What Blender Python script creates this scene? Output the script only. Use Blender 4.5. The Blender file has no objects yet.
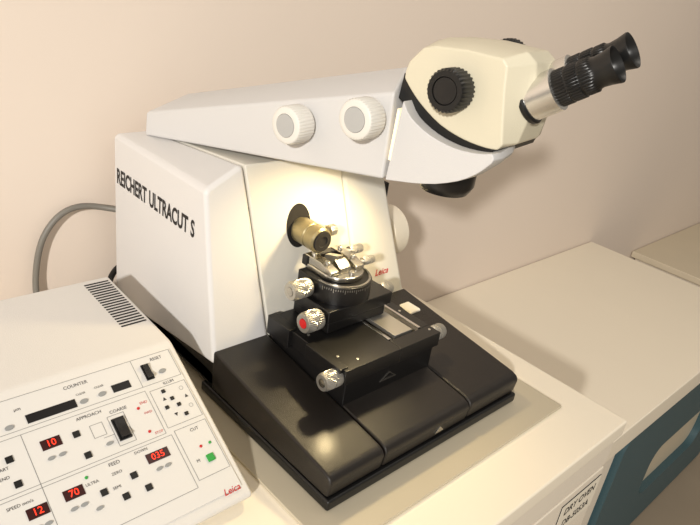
import bpy, bmesh, math
from mathutils import Vector, Matrix
S=0.56   # one design unit in metres
COL=bpy.context.collection
WORLD={}
V=Vector
# ---------------------------------------------------------------- materials
def lin(c):
    return tuple((x/255/12.92 if x/255<=0.04045 else ((x/255+0.055)/1.055)**2.4) for x in c)+(1,)
def mat(name,rgb,rough=0.5,metal=0.0,bump=0.0,bscale=200,var=0.0,vscale=4,emit=0,coat=0.0):
    m=bpy.data.materials.new(name); m.use_nodes=True
    nt=m.node_tree; b=nt.nodes["Principled BSDF"]
    c=lin(rgb)
    b.inputs["Base Color"].default_value=c
    b.inputs["Roughness"].default_value=rough
    b.inputs["Metallic"].default_value=metal
    if coat: b.inputs["Coat Weight"].default_value=coat; b.inputs["Coat Roughness"].default_value=0.15
    if emit:
        b.inputs["Emission Color"].default_value=c; b.inputs["Emission Strength"].default_value=emit
    tc=nt.nodes.new("ShaderNodeTexCoord")
    if var:
        n=nt.nodes.new("ShaderNodeTexNoise"); n.inputs["Scale"].default_value=vscale; n.inputs["Detail"].default_value=3
        nt.links.new(tc.outputs["Object"],n.inputs["Vector"])
        mx=nt.nodes.new("ShaderNodeMix"); mx.data_type='RGBA'
        mx.inputs[6].default_value=tuple(x*(1-var) for x in c[:3])+(1,)
        mx.inputs[7].default_value=tuple(min(1,x*(1+var)) for x in c[:3])+(1,)
        nt.links.new(n.outputs["Fac"],mx.inputs[0]); nt.links.new(mx.outputs[2],b.inputs["Base Color"])
    if bump:
        n2=nt.nodes.new("ShaderNodeTexNoise"); n2.inputs["Scale"].default_value=bscale; n2.inputs["Detail"].default_value=2
        nt.links.new(tc.outputs["Object"],n2.inputs["Vector"])
        bp=nt.nodes.new("ShaderNodeBump"); bp.inputs["Strength"].default_value=bump; bp.inputs["Distance"].default_value=0.001
        nt.links.new(n2.outputs["Fac"],bp.inputs["Height"]); nt.links.new(bp.outputs["Normal"],b.inputs["Normal"])
    return m
M_wall=mat("wall_paint",(228,214,200),0.85,bump=0.15,bscale=60,var=0.02,vscale=3)
M_floor=mat("floor_vinyl",(150,135,115),0.6,var=0.1,vscale=6)
M_desk=mat("desk_laminate",(241,231,211),0.45,var=0.015,vscale=8)
M_board=mat("support_board",(188,178,156),0.5,var=0.03,vscale=12)
M_bench=mat("bench_cream_grey",(216,203,178),0.6,var=0.04,vscale=8)
M_cab=mat("cabinet_white",(232,222,205),0.45,var=0.01)
M_teal=mat("oven_teal",(60,86,93),0.5,bump=0.1)
M_glass=mat("oven_window",(204,192,168),0.4,var=0.06,vscale=3)
M_white=mat("housing_white",(214,212,210),0.5,bump=0.25,bscale=900)
M_white2=mat("housing_cream",(218,214,203),0.45,bump=0.15,bscale=900)
M_arm=mat("arm_offwhite",(204,203,202),0.5,bump=0.25,bscale=900)
M_cream=mat("head_cream",(210,203,180),0.42,bump=0.15,bscale=700)
M_ctrl=mat("control_box_white",(214,211,206),0.5,bump=0.25,bscale=800)
M_panel=mat("control_face_grey_white",(213,211,207),0.4)
M_black=mat("base_black",(24,20,17),0.38,bump=0.35,bscale=1200,coat=0.08)
M_blk=mat("anodised_black",(18,17,17),0.33,bump=0.05,bscale=1500)
M_blk2=mat("rubber_black",(14,14,14),0.38)
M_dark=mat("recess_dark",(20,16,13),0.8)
M_steel=mat("satin_steel",(190,187,180),0.25,1.0,bump=0.05,bscale=2000)
M_tube=mat("tube_silver",(218,216,211),0.26,0.95)
M_steel2=mat("knurled_steel",(188,185,178),0.33,0.85)
M_chrome=mat("chrome_silver",(225,222,216),0.2,1.0)
M_brass=mat("bronze_grey",(152,140,106),0.36,0.7)
M_grey=mat("knob_grey",(140,142,142),0.5)
M_grey2=mat("cap_pale_grey",(172,172,170),0.5)
M_knob=mat("knob_white",(218,215,208),0.45)
M_knobc=mat("knob_cream",(226,216,196),0.45)
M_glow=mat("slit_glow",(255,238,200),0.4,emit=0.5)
M_ink=mat("ink_black",(24,22,22),0.6)
M_inkg=mat("ink_grey",(50,48,48),0.6)
M_lineg=mat("line_grey",(125,125,123),0.6)
M_red=mat("logo_red",(190,24,24),0.5)
M_led=mat("led_red",(255,50,25),0.4,emit=1.5)
M_dispred=mat("display_window_red",(50,8,8),0.3)
M_disp=mat("display_window",(18,16,18),0.3)
M_green=mat("button_green",(40,150,60),0.4)
M_cable=mat("cable_grey",(120,116,108),0.5)
M_lens=mat("lens_glass",(10,10,14),0.05,coat=1)
M_paper=mat("label_paper",(232,224,206),0.6)
# ---------------------------------------------------------------- object helpers
def finish(o,parent,w):
    WORLD[o.name]=w
    if parent is not None:
        o.parent=parent; o.location=w-WORLD[parent.name]
    else: o.location=w
    COL.objects.link(o)
def empty(name,loc,label=None,cat=None,parent=None):
    o=bpy.data.objects.new(name,None); o.empty_display_size=0.03
    finish(o,parent,V(loc)*S)
    if label: o["label"]=label
    if cat: o["category"]=cat
    return o
def mk(name,parts,m,parent=None,bevel=0,seg=3,label=None,cat=None,angle=32):
    verts=[];faces=[];mi=[]
    for p in parts:
        b=len(verts); verts+= [V(v)*S for v in p[0]]
        faces+=[[i+b for i in f] for f in p[1]]
        mi+=[p[2] if len(p)>2 else 0]*len(p[1])
    lo=V([min(v[i] for v in verts) for i in range(3)]); hi=V([max(v[i] for v in verts) for i in range(3)])
    c=(lo+hi)/2; 
    me=bpy.data.meshes.new(name); me.from_pydata([v-c for v in verts],[],faces)
    ms=m if isinstance(m,list) else [m]
    for x in ms: me.materials.append(x)
    for i,p in enumerate(me.polygons): p.material_index=mi[i]; p.use_smooth=True
    bm=bmesh.new(); bm.from_mesh(me); bmesh.ops.recalc_face_normals(bm,faces=bm.faces); bm.to_mesh(me); bm.free()
    me.set_sharp_from_angle(angle=math.radians(angle))
    o=bpy.data.objects.new(name,me)
    if bevel:
        md=o.modifiers.new("bevel","BEVEL"); md.width=bevel*S; md.segments=seg; md.limit_method='ANGLE'; md.angle_limit=math.radians(angle); md.harden_normals=False
        me.set_sharp_from_angle(angle=math.radians(180))
        wn=o.modifiers.new("wn","WEIGHTED_NORMAL"); wn.keep_sharp=False
    finish(o,parent,c)
    if label:o["label"]=label
    if cat:o["category"]=cat
    return o
ID=lambda a,b,c:(a,b,c)
def box(x0,x1,y0,y1,z0,z1,f=ID,mi=0):
    vs=[f(x,y,z) for z in (z0,z1) for y in (y0,y1) for x in (x0,x1)]
    return (vs,[(0,2,3,1),(4,5,7,6),(0,1,5,4),(1,3,7,5),(3,2,6,7),(2,0,4,6)],mi)
def prism(poly,c0,c1,f,mi=0):
    n=len(poly)
    vs=[f(a,b,c0) for a,b in poly]+[f(a,b,c1) for a,b in poly]
    fs=[tuple(range(n)),tuple(range(2*n-1,n-1,-1))]+[(i,(i+1)%n,n+(i+1)%n,n+i) for i in range(n)]
    return (vs,fs,mi)
def loft(secs,mi=0):
    n=len(secs[0]); vs=[v for s in secs for v in s]; fs=[tuple(range(n)),tuple(range(len(secs)*n-1,(len(secs)-1)*n-1,-1))]
    for k in range(len(secs)-1):
        for i in range(n):
            j=(i+1)%n; fs.append((k*n+i,k*n+j,(k+1)*n+j,(k+1)*n+i))
    return (vs,fs,mi)
def lathe(p,axis,prof,seg=32,ribs=None,mi=0,sx=1.0,depth=0.94):
    p=V(p); a=V(axis).normalized()
    u=a.cross(V((0,0,1)));
    if u.length<0.1: u=V((1,0,0))
    u.normalize(); w=a.cross(u)
    vs=[];fs=[]; n=seg
    for k,(d,r) in enumerate(prof):
        for i in range(n):
            t=2*math.pi*i/n; rr=r
            if ribs and k in ribs and (i%4)<2: rr=r*depth
            vs.append(tuple(p+a*d+(u*math.cos(t)*sx+w*math.sin(t))*rr))
    for k in range(len(prof)-1):
        for i in range(n):
            j=(i+1)%n; fs.append((k*n+i,k*n+j,(k+1)*n+j,(k+1)*n+i))
    fs.append(tuple(range(n-1,-1,-1))); fs.append(tuple((len(prof)-1)*n+i for i in range(n)))
    return (vs,fs,mi)
def text_part(s,o,right,up,h,mi=0,sx=1.0,bold=0.0,align='CENTER',shear=0.0,word=1.0):
    cu=bpy.data.curves.new("t","FONT"); cu.body=s; cu.size=1.0; cu.align_x=align; cu.align_y='CENTER'; cu.offset=bold; cu.resolution_u=3; cu.shear=shear; cu.space_word=word
    ob=bpy.data.objects.new("t",cu); COL.objects.link(ob)
    dg=bpy.context.evaluated_depsgraph_get(); me=bpy.data.meshes.new_from_object(ob.evaluated_get(dg))
    r=V(right).normalized(); u=V(up).normalized(); o=V(o)
    vs=[tuple(o+r*(v.co.x*h*1.4*sx)+u*(v.co.y*h*1.4)) for v in me.vertices]; fs=[tuple(p.vertices) for p in me.polygons]
    COL.objects.unlink(ob); bpy.data.objects.remove(ob); bpy.data.meshes.remove(me)
    return (vs,fs,mi)
def tube(name,pts,r,m,parent=None,label=None,cat=None):
    cu=bpy.data.curves.new(name,"CURVE"); cu.dimensions='3D'; cu.bevel_depth=r*S; cu.bevel_resolution=4; cu.resolution_u=12; cu.use_fill_caps=True
    c=V(pts[0])*S
    sp=cu.splines.new("NURBS"); sp.points.add(len(pts)-1); sp.use_endpoint_u=True; sp.order_u=4
    for i,p in enumerate(pts): sp.points[i].co=tuple(V(p)*S-c)+(1,)
    tmp=bpy.data.objects.new("t",cu); COL.objects.link(tmp)
    me=bpy.data.meshes.new_from_object(tmp.evaluated_get(bpy.context.evaluated_depsgraph_get())); COL.objects.unlink(tmp); bpy.data.objects.remove(tmp)
    me.materials.clear(); me.materials.append(m)
    for p in me.polygons:p.use_smooth=True
    o=bpy.data.objects.new(name,me); finish(o,parent,c)
    if label:o["label"]=label
    if cat:o["category"]=cat
    return o
def cr(pts,n=4):
    out=[]; P_=[pts[0]]+list(pts)+[pts[-1]]
    for i in range(1,len(P_)-2):
        p0,p1,p2,p3=P_[i-1],P_[i],P_[i+1],P_[i+2]
        for k in range(n):
            t=k/n
            out.append(tuple(0.5*((2*p1[j])+(-p0[j]+p2[j])*t+(2*p0[j]-5*p1[j]+4*p2[j]-p3[j])*t*t+(-p0[j]+3*p1[j]-3*p2[j]+p3[j])*t**3) for j in (0,1)))
    out.append(pts[-1]); return out
def structure(name,parts,m):
    o=mk(name,parts,m); o["kind"]="structure"; return o
# ---------------------------------------------------------------- room
YW=1.62; ZF=-1.34
structure("wall_back",[box(-3,9,YW,YW+0.2,ZF,3.2)],M_wall)
structure("floor",[box(-3,9,-3,YW,ZF-0.1,ZF)],M_floor)
# ---------------------------------------------------------------- furniture
mk("worktop",[box(-1.3,1.57,0.42,YW-0.005,-0.05,0)],M_desk,bevel=0.006,label="cream laminate worktop carrying the microtome and its control unit",cat="worktop")
cab=empty("base_cabinet",(0.3,0.45,ZF),"off-white lab base cabinet under the cream worktop","cabinet")
mk("body",[box(-1.25,1.565,0.452,YW-0.03,ZF,-0.051)],M_cab,cab,bevel=0.003)
for i,(x0,x1) in enumerate([(-1.2,-0.3),(-0.29,0.62),(0.63,1.565)]):
    mk("drawer",[box(x0,x1,0.432,0.452,-0.155,-0.058)],M_cab,cab,bevel=0.004)
    mk("door",[box(x0,x1,0.432,0.452,-1.28,-0.163)],M_cab,cab,bevel=0.004)
lab=[box(1.3560,1.5610,0.4298,0.4315,-0.3000,-0.1880,mi=1),box(1.3572,1.5598,0.4290,0.4300,-0.2988,-0.1892,mi=0)]
fx=(1,0,0);uz=(0,0,1);yy=0.4283
lab+=[text_part("DRY OVEN",(1.4585,yy,-0.219),fx,uz,0.0248,1,sx=0.95,bold=0.012),
      text_part("DB-5053A",(1.4585,yy,-0.267),fx,uz,0.0248,1,sx=0.95,bold=0.010)]
mk("sticker",lab,[M_paper,M_ink],cab,label="white sticker with black lettering and thin dark border")
TH=-0.434
mk("worktop",[box(1.585,3.83,0.575,YW-0.005,TH-0.1,TH)],M_desk,bevel=0.006,label="wide cream laminate table top above the teal oven",cat="worktop")
tb=empty("table_cabinet",(2.7,1.0,ZF),"off-white panelled cabinet frame under the wide table top","cabinet")
mk("side_panel",[box(1.6,2.25,0.60,YW-0.03,ZF,TH-0.1)],M_cab,tb,bevel=0.004)
mk("side_panel",[box(3.76,3.81,0.60,YW-0.03,ZF,TH-0.1)],M_cab,tb,bevel=0.004)
ov=empty("drying_oven",(3.0,0.9,ZF),"grey-teal drying oven with recessed beige panel under table top","oven")
mk("housing",[box(2.265,3.74,0.63,YW-0.1,ZF,TH-0.105)],M_teal,ov,bevel=0.03)
def rrect(x0,x1,z0,z1,r,n=6):
    out=[]
    for cx,cz,a0 in ((x1-r,z1-r,0),(x0+r,z1-r,90),(x0+r,z0+r,180),(x1-r,z0+r,270)):
        for i in range(n+1):
            t=math.radians(a0+90*i/n); out.append((cx+r*math.cos(t),cz+r*math.sin(t)))
    return out
def ringframe(o_,i_,y0,y1):
    n=len(o_); vs=[(a,y0,b) for a,b in o_]+[(a,y0,b) for a,b in i_]+[(a,y1,b) for a,b in o_]+[(a,y1,b) for a,b in i_]
    fs=[]
    for k in range(n):
        j=(k+1)%n
        fs+=[(k,j,n+j,n+k),(2*n+k,3*n+k,3*n+j,2*n+j),(k,2*n+k,2*n+j,j),(n+k,n+j,3*n+j,3*n+k)]
    return (vs,fs)
mk("door",[ringframe(rrect(2.272,3.735,ZF+0.02,TH-0.108,0.05),rrect(2.72,3.44,ZF+0.25,TH-0.37,0.09),0.578,0.631)],M_teal,ov)
mk("window",[box(2.68,3.48,0.612,0.632,ZF+0.23,TH-0.34)],M_glass,ov,label="recessed pale beige panel")
lb=empty("low_bench",(5.4,1.2,ZF),"pale cream-grey low bench standing against the wall","bench")
mk("top",[box(4.56,7.0,0.3,YW-0.005,-0.70,-0.655)],M_bench,lb,bevel=0.006)
mk("body",[box(4.62,6.9,0.36,YW-0.02,ZF,-0.70)],M_cab,lb,bevel=0.004)
mk("support_board",[box(0.655,1.456,0.553,1.56,0.0005,0.008)],M_board,bevel=0.002,label="thin greyish beige board lying under the microtome base",cat="board")
Z0=0.008
# ---------------------------------------------------------------- microtome
mt=empty("ultramicrotome",(1.03,1.1,Z0),"white and black ultramicrotome with stereo viewing head on the worktop","microtome")
base=empty("base",(1.03,1.0,Z0),parent=mt)
def wedge(x0,x1,g=0.002):
    x0+=g;x1-=g
    poly=[(0.665,0.038),(0.645,0.038),(0.640,0.075),(0.646,0.086),(0.662,0.092),(1.06,0.140),(1.06,0.038)]
    return prism(poly,x0,x1,lambda a,b,c:(c,a,b))
mk("front_cover",[wedge(0.711,0.866)],M_black,base,bevel=0.006,label="satin black armrest cover")
mk("front_cover",[wedge(0.866,1.152)],M_black,base,bevel=0.005,label="satin black centre cover")
mk("front_cover",[wedge(1.152,1.355)],M_black,base,bevel=0.006,label="satin black armrest cover")
mk("chassis",[box(0.722,1.335,0.668,1.5,0.03,0.074),box(0.722,1.340,1.055,1.5,0.035,0.118)],M_black,base,bevel=0.004)
mk("plinth",[box(0.710,1.355,0.636,1.10,Z0+0.002,0.036),box(0.75,1.32,1.10,1.48,Z0+0.002,0.036)],M_blk2,base,bevel=0.006,label="matt black lower rim")
mk("emblem",[prism([(1.0,0.052),(1.03,0.052),(1.015,0.067)],0,0.0008,lambda a,b,c:(a+0.03,0.6412-c,b))],M_steel,base,label="small silver triangle")
def yf(z): return 1.054+0.1736*(z-0.12)
def housing(sec_front):
    f=[(x,yf(z),z) for x,z in sec_front]
    b=[(x,1.55,0.04 if z<0.2 else min(z,0.507)) for x,z in sec_front]
    return loft([f,b])
ZB=0.106
mk("housing_cover",[housing([(0.711,ZB),(0.711,0.495),(0.716,0.508),(0.797,0.546),(0.8095,0.548),(0.8705,ZB)])],M_white,mt,bevel=0.014,seg=5,label="white side cover with black lettering")
mk("front_panel",[housing([(0.8735,ZB),(0.8125,0.548),(1.089,0.548),(1.170,ZB)])],M_white2,mt,bevel=0.004)
mk("housing_cover",[housing([(1.173,ZB),(1.092,0.548),(1.235,0.545),(1.36,ZB)])],M_white2,mt,bevel=0.014,seg=4)
mk("inner_frame",[box(0.73,1.28,1.12,1.54,0.11,0.45)],M_dark,mt)
mk("lettering",[text_part("REICHERT ULTRACUT S",(0.7102,1.343,0.400),(0,-1,0),(0,0,1),0.0395,0,sx=0.635,bold=0.030,word=1.2)],M_ink,mt,label="black bold condensed capital lettering")
fn=V((0,-1,0.1736)).normalized()
mk("logo",[text_part("Leica",(1.252,yf(0.212)-0.0015,0.212),(1,0,0),(0,0.1736,1),0.018,0,sx=1.0,bold=0.012,shear=0.3)],M_red,mt,label="red script logo")
def onf(x,z,h=0): 
    p=V((x,yf(z),z)); return tuple(p+fn*h)
def oval(cx,cz,rx,rz,h0,h1,n=40,mi=0):
    vs=[onf(cx+rx*math.cos(2*math.pi*i/n),cz+rz*math.sin(2*math.pi*i/n),h0) for i in range(n)]+[onf(cx+rx*math.cos(2*math.pi*i/n),cz+rz*math.sin(2*math.pi*i/n),h1) for i in range(n)]
    return (vs,[tuple(range(n)),tuple(range(2*n-1,n-1,-1))]+[(i,(i+1)%n,n+(i+1)%n,n+i) for i in range(n)],mi)
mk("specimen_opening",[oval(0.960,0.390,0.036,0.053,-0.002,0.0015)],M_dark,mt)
sa=mk("specimen_arm",[lathe((0.965,1.11,0.382),(0,-1,0),[(0,0.028),(0.014,0.028),(0.016,0.031),(0.055,0.031),(0.057,0.029),(0.061,0.029),(0.064,0.0315),(0.088,0.0315),(0.092,0.027)],48)],M_brass,mt,label="brass-grey cylindrical arm")
mk("chuck",[lathe((0.965,1.0195,0.382),(0,-1,0),[(0,0.0255),(0.006,0.0245),(0.006,0.014),(0.003,0.013),(0.0025,0.001)],32)],M_dark,sa,label="dark ringed chuck end")
mk("clamping_screw",[lathe((0.992,1.042,0.392),(1,0,0),[(0,0.006),(0.012,0.006),(0.012,0.014),(0.030,0.014),(0.032,0.012)],32,ribs={2,3})],M_steel2,sa)
hw=mk("handwheel",[lathe((1.30,1.20,0.258),(1,0,0),[(0,0.05),(0.05,0.05),(0.052,0.072),(0.056,0.076),(0.112,0.076),(0.118,0.071),(0.119,0.04)],64)],M_knobc,mt,bevel=0,label="large cream round handwheel")
mk("crank_handle",[lathe((1.416,1.235,0.29),(1,0,0),[(0,0.008),(0.02,0.008),(0.02,0.013),(0.05,0.013),(0.053,0.01)],20)],M_knobc,hw)
# ------------------------------------------------ knife stage
st=empty("knife_stage",(1.01,0.9,0.11),parent=mt)
mk("lower_slide",[box(0.866,1.154,0.782,1.04,0.09,0.164)],M_blk,st,bevel=0.003)
mk("slide_plate",[box(0.855,1.026,0.776,1.04,0.166,0.203),box(1.026,1.165,0.776,0.815,0.166,0.203),box(1.138,1.165,0.815,1.04,0.166,0.203),
    box(0.845,0.868,0.96,1.04,0.160,0.208),box(0.845,0.868,0.785,0.90,0.170,0.206)],M_blk,st,bevel=0.0015)
mk("dovetail_rail",[prism([(1.052,0.166),(1.112,0.166),(1.112,0.178),(1.104,0.186),(1.112,0.196),(1.112,0.204),(1.052,0.204),(1.052,0.196),(1.060,0.186),(1.052,0.178)],0.822,1.04,lambda a,b,c:(a,c,b))],M_steel2,st,bevel=0.001,label="satin steel dovetail rail in the slide channel")
mk("guide_rail",[box(1.026,1.034,0.818,1.035,0.170,0.2045)],M_chrome,st,bevel=0.001)
mk("guide_rail",[box(1.130,1.138,0.818,1.035,0.170,0.2045)],M_chrome,st,bevel=0.001)
for x,y in [(0.868,0.83),(0.868,0.93),(0.90,0.80),(1.14,0.80),(1.14,0.90)]:
    mk("screw",[lathe((x+0.01,y,0.203),(0,0,1),[(0,0.0034),(0.0008,0.0034),(0.0010,0.002)],16)],M_steel2,st)
def tri(h): 
    f=lambda a,b,c:(a,0.782-c,b)
    o_=[(0.977,0.126),(1.033,0.126),(1.005,0.146)]; i_=[(0.985,0.1293),(1.025,0.1293),(1.005,0.1427)]
    out=[]
    for k in range(3):
        j=(k+1)%3; out.append(prism([o_[k],o_[j],i_[j],i_[k]],-0.001,h,f))
    return out
mk("emblem",tri(0.0012),M_chrome,st,label="small silver triangular outline mark")
def knob(name,p,ax,L,r,par,m=M_steel2,capm=None):
    k=mk(name,[lathe(p,ax,[(0,r*0.5),(L*0.25,r*0.5),(L*0.25,r*0.9),(L*0.32,r),(L*0.55,r),(L*0.56,r*0.88),(L*0.62,r*0.88),(L*0.63,r),(L*0.90,r),(L,r*0.88),(L,r*0.5),(L-0.003,r*0.48)],128,ribs={3,4,7,8},depth=0.93)],m,par,angle=40)
    if capm:
        q=V(p)+V(ax).normalized()*(L-0.003)
        mk("cap",[lathe(q,ax,[(0,r*0.48),(0.004,r*0.46),(0.005,0.001)],24)],capm,k)
    return k
knob("adjusting_knob",(0.87,0.797,0.180),(-1,0,0),0.062,0.0205,st,capm=M_steel)
knob("adjusting_knob",(1.155,0.803,0.182),(1,0,0),0.050,0.0195,st,m=M_knob if False else M_steel2,capm=M_steel)
mk("upper_slide",[box(0.915,1.10,0.908,1.035,0.205,0.232),box(0.905,1.11,0.900,1.035,0.236,0.268),box(0.92,1.09,0.92,1.03,0.23,0.238)],M_blk,st,bevel=0.003)
knob("adjusting_knob",(0.915,0.925,0.243),(-1,0,0),0.063,0.0245,st,capm=M_red)["label"]="knurled silver knob with red centre"
knob("adjusting_knob",(1.105,0.945,0.250),(1,0,0),0.044,0.017,st,capm=M_steel)
def seg_disc(cx,cy,r,z0,z1,yb,n=40,mi=0,ri=None):
    pts=[]
    for i in range(n+1):
        t=math.radians(180+180*i/n); pts.append((cx+r*math.cos(t),cy+r*math.sin(t)))
    if ri:
        for i in range(n+1):
            t=math.radians(360-180*i/n); pts.append((cx+ri*math.cos(t),cy+ri*math.sin(t)))
    else: pts+= [(cx+r,yb),(cx-r,yb)]
    return prism(pts,z0,z1,lambda a,b,c:(a,b,c),mi)
CX,CY=0.992,0.968; RD=0.074
mk("rotary_segment",[seg_disc(CX,CY,RD,0.267,0.314,1.035)],M_blk,st,bevel=0.002,label="black half-round block")
sc=[]
for i in range(37):
    t=math.radians(195+150*i/36)
    a=V((CX+(RD+.0005)*math.cos(t),CY+(RD+.0005)*math.sin(t),0)); tn=V((-math.sin(t),math.cos(t),0))*0.0005; nn=V((math.cos(t),math.sin(t),0))*0.0004
    h=0.005 if i%5 else 0.010
    vs=[tuple(a-tn+nn+V((0,0,0.310-h))),tuple(a+tn+nn+V((0,0,0.310-h))),tuple(a+tn+nn+V((0,0,0.310))),tuple(a-tn+nn+V((0,0,0.310)))]
    sc.append((vs,[(0,1,2,3)],0))
mk("scale_mark",sc,M_steel2,st,label="silver scale graduations")
mk("rim_ring",[seg_disc(CX,CY,RD-0.003,0.314,0.3165,1.03,ri=RD-0.008)],M_steel,st,label="thin polished steel arc rim")
knob("adjusting_knob",(0.928,0.985,0.293),(-1,0,0),0.072,0.0225,st,capm=M_steel)
kh=empty("knife_holder",(0.99,0.97,0.312),parent=st)
F=lambda a,b,c:(c,a,b)
mk("holder_plate",[seg_disc(CX,CY+0.006,0.056,0.3145,0.328,1.035)],M_steel,kh,bevel=0.003,label="polished steel clamp body with curved front")
ck=[(0.946,0.328),(1.042,0.328),(1.042,0.348),(0.985,0.348),(0.960,0.341),(0.946,0.336)]
for a0,a1 in [(0.938,0.964),(1.018,1.044)]:
    mk("cheek",[prism(ck,a0,a1,F)],M_steel,kh,bevel=0.002)
mk("clamp_bar",[box(0.934,1.050,1.026,1.046,0.320,0.345)],M_blk,kh,bevel=0.003)
mk("knife",[prism([(0.990,0.328),(1.020,0.328),(1.020,0.345),(0.978,0.357)],0.982,1.000,F)],M_steel2,kh,bevel=0.001,label="slim wedge knife")
mk("water_trough",[prism([(0.952,0.328),(0.990,0.328),(0.978,0.350),(0.972,0.347),(0.954,0.336)],0.974,1.008,F)],M_steel,kh,bevel=0.001)
for x,y,z,r in [(0.951,1.022,0.348,0.007),(1.031,1.022,0.348,0.007),(0.951,0.975,0.345,0.006),(1.031,0.975,0.345,0.006),(0.992,0.934,0.328,0.006)]:
    mk("screw",[lathe((x,y,z),(0,0,1),[(0,r*0.7),(0.003,r*0.7),(0.003,r),(0.007,r),(0.008,r*0.8),(0.008,r*0.4),(0.006,r*0.38)],24)],M_steel2,kh)
knob("clamping_screw",(1.042,1.015,0.341),(1,0,0),0.054,0.0115,kh)
knob("clamping_screw",(1.044,0.965,0.334),(1,0,0),0.046,0.0105,kh)
mk("end_stop",[box(1.272,1.314,0.955,1.005,0.123,0.1345)],M_knob,base,bevel=0.005,label="small thin white plastic tab")
# ------------------------------------------------ viewing arm
TH_=math.radians(10); E1=V((math.cos(TH_),math.sin(TH_),0)); E2=V((math.sin(TH_),-math.cos(TH_),0)); O=V((0.776,1.5,0))
def A(p,q,z): return tuple(O+E1*p+E2*q+V((0,0,z)))
arm=empty("viewing_arm",A(0.125,0.3,0.52),parent=mt)
def armsec(qb,zb,qs,zs,qt,zt):
    return [A(0.0,qb,zb),A(0.0,qs,zs),A(0.085,qt,zt),A(0.165,qt,zt),A(0.25,qs,zs),A(0.25,qb,zb)]
mk("arm_cover",[loft([armsec(-0.008,0.508,-0.005,0.567,0.045,0.617),armsec(0.706,0.6145,0.702,0.778,0.667,0.812)])],M_arm,arm,bevel=0.006,seg=4)
mk("light_slit",[prism([(0.711,0.655),(0.7165,0.655),(0.7195,0.748),(0.7135,0.752)],-0.0005,0.02,lambda a,b,c:A(c,a,b))],M_glow,arm,label="slim glowing strip imitating lamp light at the front seam")  # emissive strip added to imitate lamp light leaking through the seam
def wknob(q,z):
    k=mk("focus_knob",[lathe(A(0.002,q,z),-E1,[(0,0.028),(0.012,0.028),(0.013,0.037),(0.016,0.0385),(0.052,0.0385),(0.057,0.036),(0.059,0.032),(0.059,0.0235),(0.0565,0.023)],144,ribs={3,4},depth=0.95)],M_knob,arm,angle=40,label="white ribbed round knob")
    mk("cap",[lathe(A(-0.0545,q,z),-E1,[(0,0.0231),(0.003,0.0225),(0.0035,0.001)],32)],M_grey2,k,label="flat pale grey disc")
wknob(0.500,0.671); wknob(0.662,0.724)
# head
head=empty("viewing_head",A(0.115,0.8,0.75),parent=arm)
def sec(profile,p): return [A(p,q,z) for q,z in profile]
Lc=cr([(0.722,0.768),(0.745,0.742),(0.790,0.7220),(0.840,0.7135),(0.885,0.7160),(0.915,0.7235)],3)
Hb=cr([(0.700,0.802),(0.718,0.784),(0.745,0.763),(0.790,0.7385),(0.840,0.7255),(0.885,0.7225),(0.914,0.7260)],3)
def headprof(top,front):
    return top+front+Hb[::-1][1:]
topn=[(0.700,0.815),(0.704,0.832),(0.728,0.860),(0.752,0.868),(0.815,0.873),(0.880,0.872)]
topm=[(0.700,0.820),(0.704,0.842),(0.728,0.872),(0.752,0.882),(0.820,0.888),(0.902,0.886)]
fn_=[(0.890,0.862),(0.895,0.825),(0.904,0.780),(0.914,0.735)]
fm_=[(0.922,0.872),(0.931,0.830),(0.932,0.780),(0.924,0.735)]
mk("head_housing",[loft([sec(headprof(topn,fn_),0.026),sec(headprof(topm,fm_),0.070),sec(headprof(topm,fm_),0.160),sec(headprof(topn,fn_),0.202)])],M_cream,head,bevel=0.0035,seg=3,angle=20)
band=[(q-0.002,z+0.008) for q,z in Hb[:4]]+[(q-0.012,z+0.012) for q,z in Hb[4:-1]]+[(0.900,0.722)]+[(q-0.012,z-0.012) for q,z in Lc[::-1][1:]]+[(0.694,0.765)]
mk("inner_frame",[prism(band,0.028,0.220,lambda a,b,c:A(c,a,b))],M_blk2,head)
def scaled(profile,p,k,q0=0.80):
    return [A(p,(q0+(q-q0)*k) if q>q0 else q,z) for q,z in profile]
lp=[(0.712,0.6155)]+cr([(0.77,0.627),(0.817,0.640),(0.862,0.659),(0.893,0.680),(0.912,0.700),(0.921,0.714),(0.915,0.7235)],2)+Lc[::-1][1:]
mk("lower_housing",[loft([scaled(lp,0.0,0.96),scaled(lp,0.025,1.0),scaled(lp,0.09,0.92),scaled(lp,0.16,0.72),scaled(lp,0.22,0.5),scaled(lp,0.25,0.3)])],M_arm,head,bevel=0.005,seg=4,angle=40)
mk("objective",[lathe(A(0.118,0.778,0.645),(0,0,-1),[(0,0.058),(0.032,0.058),(0.042,0.053),(0.050,0.048),(0.050,0.036),(0.046,0.034)],48)],M_blk,head)
hk=mk("zoom_knob",[lathe(A(0.032,0.808,0.806),-E1,[(0,0.032),(0.008,0.032),(0.009,0.0375),(0.042,0.0375),(0.048,0.033),(0.048,0.024),(0.045,0.023)],120,ribs={2,3})],M_blk2,head,angle=40,label="black ribbed round knob")
mk("cap",[lathe(A(-0.0125,0.808,0.806),-E1,[(0,0.023),(0.002,0.022),(0.0025,0.001)],32)],M_blk,hk)
hk=mk("zoom_knob",[lathe(A(0.195,0.808,0.852),E1,[(0,0.032),(0.008,0.032),(0.009,0.037),(0.030,0.037),(0.036,0.033)],120,ribs={2,3})],M_blk2,head,angle=40,label="black ribbed round knob")
AX=(E2*0.82+V((0,0,0.573))).normalized()
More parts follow.
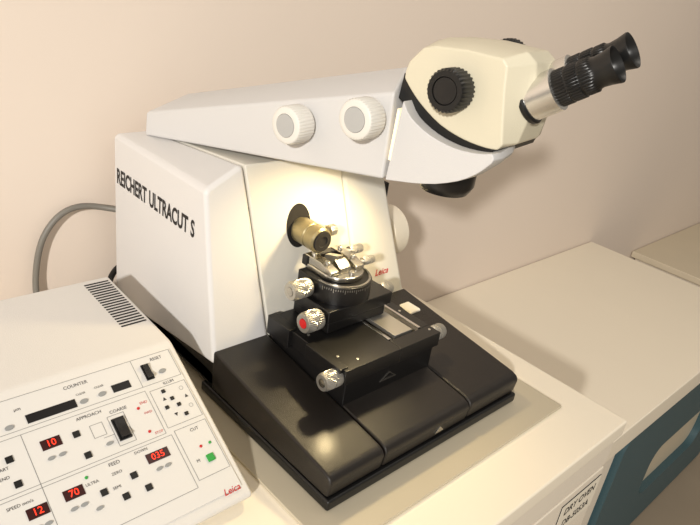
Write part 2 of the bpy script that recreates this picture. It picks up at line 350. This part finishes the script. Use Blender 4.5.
def eyep(p,q,z,ext):
    e=mk("binocular_tube",[lathe(A(p,q,z),AX,[(0,0.038),(0.014,0.038),(0.015,0.0365),(0.064+ext,0.0365),(0.066+ext,0.032)],48)],M_tube,head,label="satin silver tube")
    s=V(A(p,q,z))+AX*(0.064+ext)
    mk("mount_ring",[lathe(A(p,q,z),AX,[(0.004,0.0385),(0.007,0.041),(0.013,0.041),(0.016,0.0385)],48)],M_blk2,e)
    mk("eyepiece",[lathe(s,AX,[(0,0.030),(0.003,0.0315),(0.020,0.0315),(0.021,0.030),(0.024,0.030),(0.025,0.031),(0.042,0.031),(0.043,0.0285),(0.046,0.0285),(0.047,0.030),(0.062,0.030),(0.065,0.0268),(0.071,0.0258),(0.084,0.0272),(0.099,0.0305),(0.101,0.0300),(0.099,0.0275),(0.090,0.020),(0.082,0.018)],144,ribs={1,2,5,6,9,10})],M_blk2,e,angle=40)
    mk("eye_lens",[lathe(s,AX,[(0.0815,0.0182),(0.085,0.010),(0.086,0.001)],32)],M_lens,e)
eyep(0.092,0.908,0.800,0.0)
eyep(0.150,0.904,0.817,0.006)
lampo=mk("stage_lamp",[lathe(A(0.19,0.42,0.575),(0.05,-0.35,-1),[(0,0.02),(0.03,0.022),(0.035,0.018)],32)],M_blk,arm)
# cables
tube("power_cable",[(0.74,1.56,0.29),(0.70,1.595,0.292),(0.66,1.60,0.305),(0.60,1.60,0.30),(0.555,1.60,0.255),(0.53,1.60,0.20),(0.515,1.60,0.10),(0.515,1.58,0.03),(0.56,1.55,0.012),(0.70,1.52,0.018)],0.0080,M_cable,None,"grey power cable arching out of the housing to the worktop","cable")
tube("signal_cable",[(0.74,1.575,0.12),(0.70,1.575,0.10),(0.665,1.50,0.05),(0.66,1.40,0.018),(0.665,1.28,0.018),(0.675,1.17,0.018),(0.66,1.05,0.018),(0.625,1.0,0.018)],0.0085,M_blk2,None,"black signal cable lying beside the microtome base","cable")
# ------------------------------------------------ control unit
cu=empty("control_unit",(0.3,1.05,0),"white sloping microtome control unit with red displays on the worktop","control unit")
X0,X1=-0.02,0.61
mk("housing",[prism([(0.765,0.004),(0.745,0.02),(0.743,0.033),(1.062,0.198),(1.075,0.201),(1.37,0.214),(1.372,0.004)],X0,X1,lambda a,b,c:(c,a,b))],M_ctrl,cu,bevel=0.008,seg=4)
nrm=V((0,-0.5172,1)).normalized(); upv=V((0,1,0.5172)).normalized(); Xv=V((1,0,0))
def P(x,y,h=0.0): return V((x,y,0.5172*y-0.3493))+nrm*h
def pb(x,y,w,d,h0,h1,mi=0):
    c=P(x,y)
    def f(a,b,cc): return tuple(c+Xv*a+upv*b+nrm*cc)
    return box(-w/2,w/2,-d/2,d/2,h0,h1,f,mi)
mk("control_panel",[pb((X0+X1)/2,0.905,X1-X0-0.03,0.325,-0.001,0.0012)],M_panel,cu,bevel=0.0005)
H0=0.0018
def disp(x,y,w,d,txt=None):
    o=mk("display",[pb(x,y,w,d,0,0.0024)],M_dispred if txt else M_disp,cu)
    if txt: mk("digits",[text_part(txt,P(x,y,0.0028),Xv,upv,d*0.66,0,sx=1.0,bold=0.0)],M_led,o,label="glowing red digits")
disp(0.337,1.005,0.088,0.017); disp(0.470,1.007,0.036,0.016)
disp(0.315,0.954,0.034,0.019,"10"); disp(0.475,0.868,0.044,0.019,"035"); disp(0.317,0.865,0.034,0.019,"70"); disp(0.256,0.861,0.034,0.019,"12")
for i,(x,y) in enumerate([(0.541,0.972),(0.551,0.954),(0.533,0.941),(0.558,0.939),(0.563,0.918),(0.359,0.953),(0.363,0.913),(0.362,0.847),(0.393,0.827),(0.435,0.825),(0.420,0.853),(0.245,0.952),(0.244,0.911)]):
    s=0.0065 if i<5 else 0.0105
    mk("push_button",[pb(x,y,s*1.15,s*1.15,0,0.0035)],M_blk2,cu,bevel=0.0008)
mk("push_button",[pb(0.565,0.828,0.015,0.015,0,0.0045)],M_green,cu,bevel=0.001,label="green push button")
def ovalkey(x,y,w=0.016,d=0.010,h=0.0035):
    pts=[(w/2*math.cos(2*math.pi*i/24),d/2*math.sin(2*math.pi*i/24)) for i in range(24)]
    mk("oval_button",[prism(pts,0,h,lambda a,b,c:tuple(P(x,y)+Xv*a+upv*b+nrm*c))],M_grey,cu,label="small grey oval button")
for x,y in [(0.395,1.003),(0.431,1.005),(0.263,1.001),(0.559,1.010),(0.306,0.930),(0.325,0.930),(0.467,0.846),(0.484,0.846),(0.308,0.842),(0.325,0.842),(0.248,0.838),(0.264,0.838),(0.405,0.918),(0.345,0.827)]:
    ovalkey(x,y,0.013 if y<0.95 else 0.015,0.0065 if y<0.95 else 0.009)
def rocker(x,y,w,d):
    r=mk("rocker_switch",[pb(x,y,w,d,0,0.004)],M_blk2,cu,bevel=0.0008)
    mk("rocker",[prism([(-d*0.42,0.004),(-d*0.42,0.012),(0,0.006),(d*0.42,0.009),(d*0.42,0.004)],-w*0.36,w*0.36,lambda a,b,c:tuple(P(x,y)+Xv*c+upv*a+nrm*b))],M_blk,r)
rocker(0.530,1.017,0.016,0.036); rocker(0.436,0.935,0.024,0.046)
for x,y in [(0.481,0.958),(0.481,0.912),(0.558,0.853)]:
    mk("indicator_lamp",[lathe(P(x,y),nrm,[(0,0.003),(0.002,0.003),(0.004,0.0015)],16)],M_red,cu)
for x,y in [(0.345,0.880),(0.578,0.853)]:
    mk("indicator_lamp",[lathe(P(x,y),nrm,[(0,0.003),(0.002,0.003),(0.004,0.0015)],16)],M_green,cu,label="tiny green lamp")
T=[]
def tx(s,x,y,h=0.0085,sx=1.0,mi=0,b=0.0): T.append(text_part(s,P(x,y,H0),Xv,upv,h*0.72,mi,sx=sx,bold=b))
tx("COUNTER",0.393,1.036,0.0095); tx("RESET",0.559,1.038,0.0095); tx("ILLUM",0.560,0.986,0.0085); tx("APPROACH",0.392,0.976,0.009); tx("COARSE",0.445,0.968,0.009)
tx("FEED",0.3975,0.884,0.0095); tx("CUT",0.562,0.886,0.009); tx("M",0.540,0.831,0.009); tx("START",0.228,0.940,0.008); tx("END",0.228,0.926,0.008); tx("SPEED mm/s",0.235,0.880,0.008)
tx("ULTRA",0.35,0.868,0.0075); tx("SEMI",0.385,0.846,0.0075); tx("ZERO",0.395,0.868,0.0075); tx("DOWN",0.45,0.886,0.0075); tx("END",0.495,0.965,0.0075,mi=1); tx("FWD",0.495,0.945,0.007,mi=1); tx("STOP",0.497,0.905,0.007,mi=1)
tx("µm",0.285,1.027,0.009); tx("CLEAR",0.395,1.018,0.006); tx("CLEAR",0.431,1.020,0.006)
T.append(text_part("Leica",P(0.572,0.762,H0),Xv,upv,0.0125,1,sx=1.0,bold=0.008,shear=0.3))
def line(x0,y0,x1,y1,w=0.0010):
    a=P(x0,y0,H0-0.0002);b=P(x1,y1,H0-0.0002); d=(b-a).normalized(); s=d.cross(nrm)*w/2
    T.append(([tuple(a-s),tuple(b-s),tuple(b+s),tuple(a+s)],[(0,1,2,3)],2))
def rect(x0,y0,x1,y1):
    line(x0,y0,x1,y0);line(x1,y0,x1,y1);line(x1,y1,x0,y1);line(x0,y1,x0,y0)
def ring(x,y,r,n=20):
    for i in range(n):
        a=2*math.pi*i/n;b=2*math.pi*(i+1)/n; line(x+r*math.cos(a),y+r*math.sin(a)*0.89,x+r*math.cos(b),y+r*math.sin(b)*0.89,0.0008)
def arrow(x,y,s,d):
    pts=[P(x-s,y-d*s*0.8,H0),P(x+s,y-d*s*0.8,H0),P(x,y+d*s*0.8,H0)]
    T.append(([tuple(p) for p in pts],[(0,1,2)],0))
rect(0.01,0.992,0.592,1.048); line(0.508,0.992,0.508,1.048)
rect(0.01,0.898,0.508,0.984); rect(0.516,0.905,0.592,0.980)
rect(0.01,0.790,0.516,0.892); rect(0.524,0.800,0.592,0.896); line(0.275,0.790,0.275,0.984)
line(0.40,0.93,0.420,0.93); rect(0.385,0.935,0.408,0.958); rect(0.420,0.907,0.452,0.962)
ring(0.578,0.967,0.004); arrow(0.580,0.950,0.004,1); arrow(0.536,0.958,0.004,1); arrow(0.544,0.923,0.004,-1); ring(0.580,0.930,0.004)
mk("printed_legend",T,[M_inkg,M_red,M_lineg],cu,label="fine grey and red printed lettering and outlines")
vs=[]
for i in range(19):
    y=1.156+i*0.0105; z=0.2014+(y-1.075)*0.0441
    vs.append(box(0.543,0.600,y,y+0.0042,z-0.002,z+0.0008))
mk("ventilation_slots",vs,M_dark,cu)
for x in (0.03,0.56):
    for y in (0.80,1.33):
        mk("foot",[lathe((x,y,0.006),(0,0,-1),[(0,0.018),(0.006,0.016)],20)],M_blk2,cu)
# ---------------------------------------------------------------- camera
cd=bpy.data.cameras.new("camera"); cd.sensor_width=36; cd.lens=36*660/700; cd.clip_start=0.01
c=bpy.data.objects.new("camera",cd); COL.objects.link(c)
c.matrix_world=Matrix(((.7285,.2005,-.655,0),(-.671,.4008,-.6238,0),(.1375,.894,.4266,S),(0,0,0,1)))
bpy.context.scene.camera=c
# ---------------------------------------------------------------- light
def area(name,loc,target,size,power,col):
    l=bpy.data.lights.new(name,'AREA'); l.size=size; l.energy=power; l.color=col
    o=bpy.data.objects.new(name,l); COL.objects.link(o); o.location=V(loc)
    o.rotation_euler=(V(target)-V(loc)).to_track_quat('-Z','Y').to_euler(); return o
area("ceiling_light",(0.3,-1.5,1.9),(1.0,0.8,0),0.9,5,(1,0.95,0.88))
area("overhead_light",(1.35,0.1,1.9),(1.3,0.5,0),0.6,5,(1,0.91,0.80))
area("key_light",(-2.05,-1.30,1.50),(1.0,0.7,0.2),0.13,112,(1,0.96,0.905))
sl=bpy.data.lights.new("stage_spot",'SPOT'); sl.energy=2.9; sl.color=(1,0.78,0.42); sl.spot_size=math.radians(140); sl.spot_blend=0.7; sl.shadow_soft_size=0.014
so=bpy.data.objects.new("stage_spot",sl); COL.objects.link(so); p0=V((1.09,0.92,0.56))*S; so.location=p0
so.rotation_euler=(V((0.95,0.97,0.2))*S-p0).to_track_quat('-Z','Y').to_euler()
w=bpy.data.worlds.new("world"); bpy.context.scene.world=w; w.use_nodes=True
w.node_tree.nodes["Background"].inputs[0].default_value=(1,0.90,0.77,1); w.node_tree.nodes["Background"].inputs[1].default_value=0.32
bpy.context.scene.view_settings.view_transform='Standard'
print("done")
